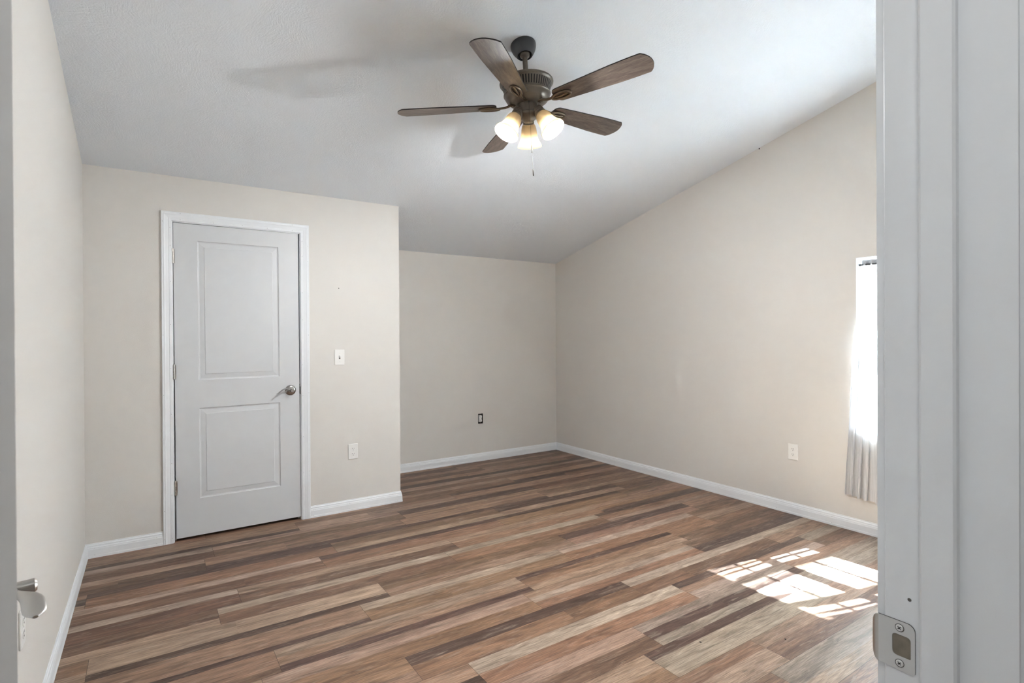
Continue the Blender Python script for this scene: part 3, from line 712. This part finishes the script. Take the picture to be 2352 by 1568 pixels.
# blades and irons
PHI = math.radians(-10.69); RC, BWD = .6235, .1366
M_BLADE = wood_mat('walnut_blade', False, (.108, .084, .070), .42, (6, 60, 60), .4, 0, .08)
def blade_outline():
    L = []
    r0, hr, ht = .158, .049, BWD/2
    for i in range(7):
        a = math.radians(180 - 90*i/6); L.append((r0+.030 + .030*math.cos(a), hr-.030 + .030*math.sin(a) + (0 if i else 0)))
    for i in range(1, 7): u = i/6; L.append((r0+.03+(RC-.004-r0-.03)*u, hr+(ht-hr)*min(1, u*1.35)))
    L.append((RC+.001, ht-.002))
    n = 10; sag = .030
    for i in range(1, n): a = i/n; y = (ht-.002)*(1-2*a); L.append((RC + .002 + sag*(1-(y/ht)**2), y))
    half = L[:14]
    return L + [(x, -y) for x, y in reversed(half)]
OUT = blade_outline()
for k in range(5):
    az = math.radians(AZ0 + 72*k)
    bmtx = Matrix.Rotation(az, 4, 'Z') @ Matrix.Rotation(PHI, 4, 'X')
    bm = bmesh.new(); th = .0028
    A = [bm.verts.new((x, y, -th)) for x, y in OUT]; B = [bm.verts.new((x, y, th)) for x, y in OUT]
    bm.faces.new(list(reversed(A))); bm.faces.new(B)
    for i in range(len(OUT)): bm.faces.new((A[i], A[(i+1) % len(OUT)], B[(i+1) % len(OUT)], B[i])).material_index = 1
    o = finish('blade', bm, [M_BLADE, M_BLADE_EDGE], fan); o.matrix_local = bmtx
    # iron: arm from the motor, a long loop with a centre rib screwed under the blade
    bm = bmesh.new(); zb_ = -th-.0035
    tube(bm, [(.062, 0, .006), (.085, 0, .006), (.115, 0, -.004), (.150, 0, zb_)], [.006, .006, .0055, .005], 10, flat=((0, 1, 0), [.012, .010, .0085, .0085]))
    loop = []
    for i in range(33):
        a = 2*math.pi*i/32; loop.append((.194 + .050*math.cos(a), .0225*math.sin(a)*(1+.18*math.cos(a)), zb_ - .003*abs(math.sin(a*.5))))
    tube(bm, loop, .0060, 10, cap=False)
    tube(bm, [(.148, 0, zb_), (.19, .002, zb_-.004), (.232, 0, zb_)], [.004, .0045, .004], 10)
    lathe(bm, [(0, 0), (.014, 0), (.018, .001), (.018, .003), (0, .003)], 20, Matrix.Translation((.230, 0, zb_-.0005)))
    for sy_ in (-.008, .008): lathe(bm, [(.0035, 0), (.0035, -.002), (0, -.003)], 10, Matrix.Translation((.230, sy_, zb_)))
    for sx_ in (.070, .082): lathe(bm, [(.003, 0), (.003, -.002), (0, -.003)], 10, Matrix.Translation((sx_, .006, .0)))
    o = finish('blade_iron', bm, M_IRON, fan, True); o.matrix_local = bmtx
# lamps
for az in (54.5, 174.5, -65.5):
    a = math.radians(az); tilt = math.radians(33)
    d = Vector((math.cos(a)*math.sin(tilt), math.sin(a)*math.sin(tilt), -math.cos(tilt)))
    neck = Vector((.072*math.cos(a), .072*math.sin(a), -.062))
    m_ = Matrix.Translation(neck) @ d.to_track_quat('Z', 'Y').to_matrix().to_4x4()
    bm = bmesh.new(); st = neck - d*.034
    tube(bm, [(.020*math.cos(a), .020*math.sin(a), -.060), (.040*math.cos(a), .040*math.sin(a), -.045), tuple(st)], [.011, .011, .012], 12)
    finish('lamp_arm', bm, M_BRONZE, fan, True)
    bm = bmesh.new(); lathe(bm, [(0, -.042), (.018, -.042), (.026, -.036), (.027, -.030), (.0255, -.027), (.0275, -.024), (.026, -.019), (.028, -.016), (.0265, -.011), (.0285, -.008), (.0285, .002), (.024, .003), (0, .003)], 32, m_)
    finish('lamp_holder', bm, M_BRONZE, fan, True)
    bm = bmesh.new()
    sp_out = [(.0270, .0), (.0300, .004), (.0350, .012), (.0385, .026), (.0405, .044), (.0430, .062), (.0475, .078), (.0540, .092), (.0610, .103), (.0635, .110), (.0640, .114)]
    lathe(bm, sp_out + [(.0615, .114)] + [(r-.0028, z) for r, z in reversed(sp_out[1:-1])], 48, m_)
    sh = finish('lamp_shade', bm, M_SHADE, fan, True)
    bm = bmesh.new(); lathe(bm, [(0, .004), (.013, .006), (.014, .022), (.022, .042), (.026, .058), (.022, .074), (.012, .082), (0, .084)], 24, m_)
    finish('bulb', bm, M_BULB, fan, True)
    lp = fan_m @ (m_ @ Vector((0, 0, .098)))
    li = add_light('fan_bulb_light', 'POINT', lp, 15.8, (.955, .98, 1), shadow_soft_size=.022)
# pull chain with two fobs, hung from the switch housing on the camera side
ca = math.atan2(-2.24, -1.6) + .10
cx_, cy_ = .0535*math.cos(ca), .0535*math.sin(ca)
bm = bmesh.new()
lathe(bm, [(0, .0), (.004, .001), (.004, .006), (0, .007)], 10, Matrix.Translation((cx_, cy_, -.006)))
z = -.004
while z > -.345: 
    bmesh.ops.create_icosphere(bm, subdivisions=1, radius=.0013, matrix=Matrix.Translation((cx_*1.03, cy_*1.03, z))); z -= .0031
ch = finish('pull_chain', bm, M_CHAIN, fan, True)
for zt, zb_ in ((-.222, -.258), (-.338, -.372)):
    bm = bmesh.new(); lathe(bm, [(0, zt), (.0022, zt), (.0034, zt-.006), (.0036, zb_+.002), (.0028, zb_), (0, zb_)], 14, Matrix.Translation((cx_*1.03, cy_*1.03, 0))); finish('fob', bm, M_FOB, ch, True)

# ------------------------------------------------------------------ specks lying on the floor
def speck(label, x, y, rz):
    bm = bmesh.new(); bmesh.ops.create_icosphere(bm, subdivisions=2, radius=.004)
    rn = random.Random(int(x*1000))
    for v in bm.verts: v.co = Vector((v.co.x*1.25, v.co.y*.8, max(-.0008, v.co.z*.5)+.0012)) * rn.uniform(.9, 1.1)
    for v in bm.verts: v.co.z = max(0, v.co.z)
    o = finish('debris_speck', bm, M_DARK, None, True); o.location = (x, y, .0001); o.rotation_euler = (0, 0, rz)
    tag(o, label, 'debris', 'dark specks on the floor')
speck('small dark speck on the floor in front of the strike plate, nearest the jamb', 2.035, .957, .3)
speck('small dark speck on the floor just below the sunlit patch', 2.27, 1.30, 1.1)
speck('small dark speck on the floor left of and below the sunlit patch', 1.95, 1.49, 2)
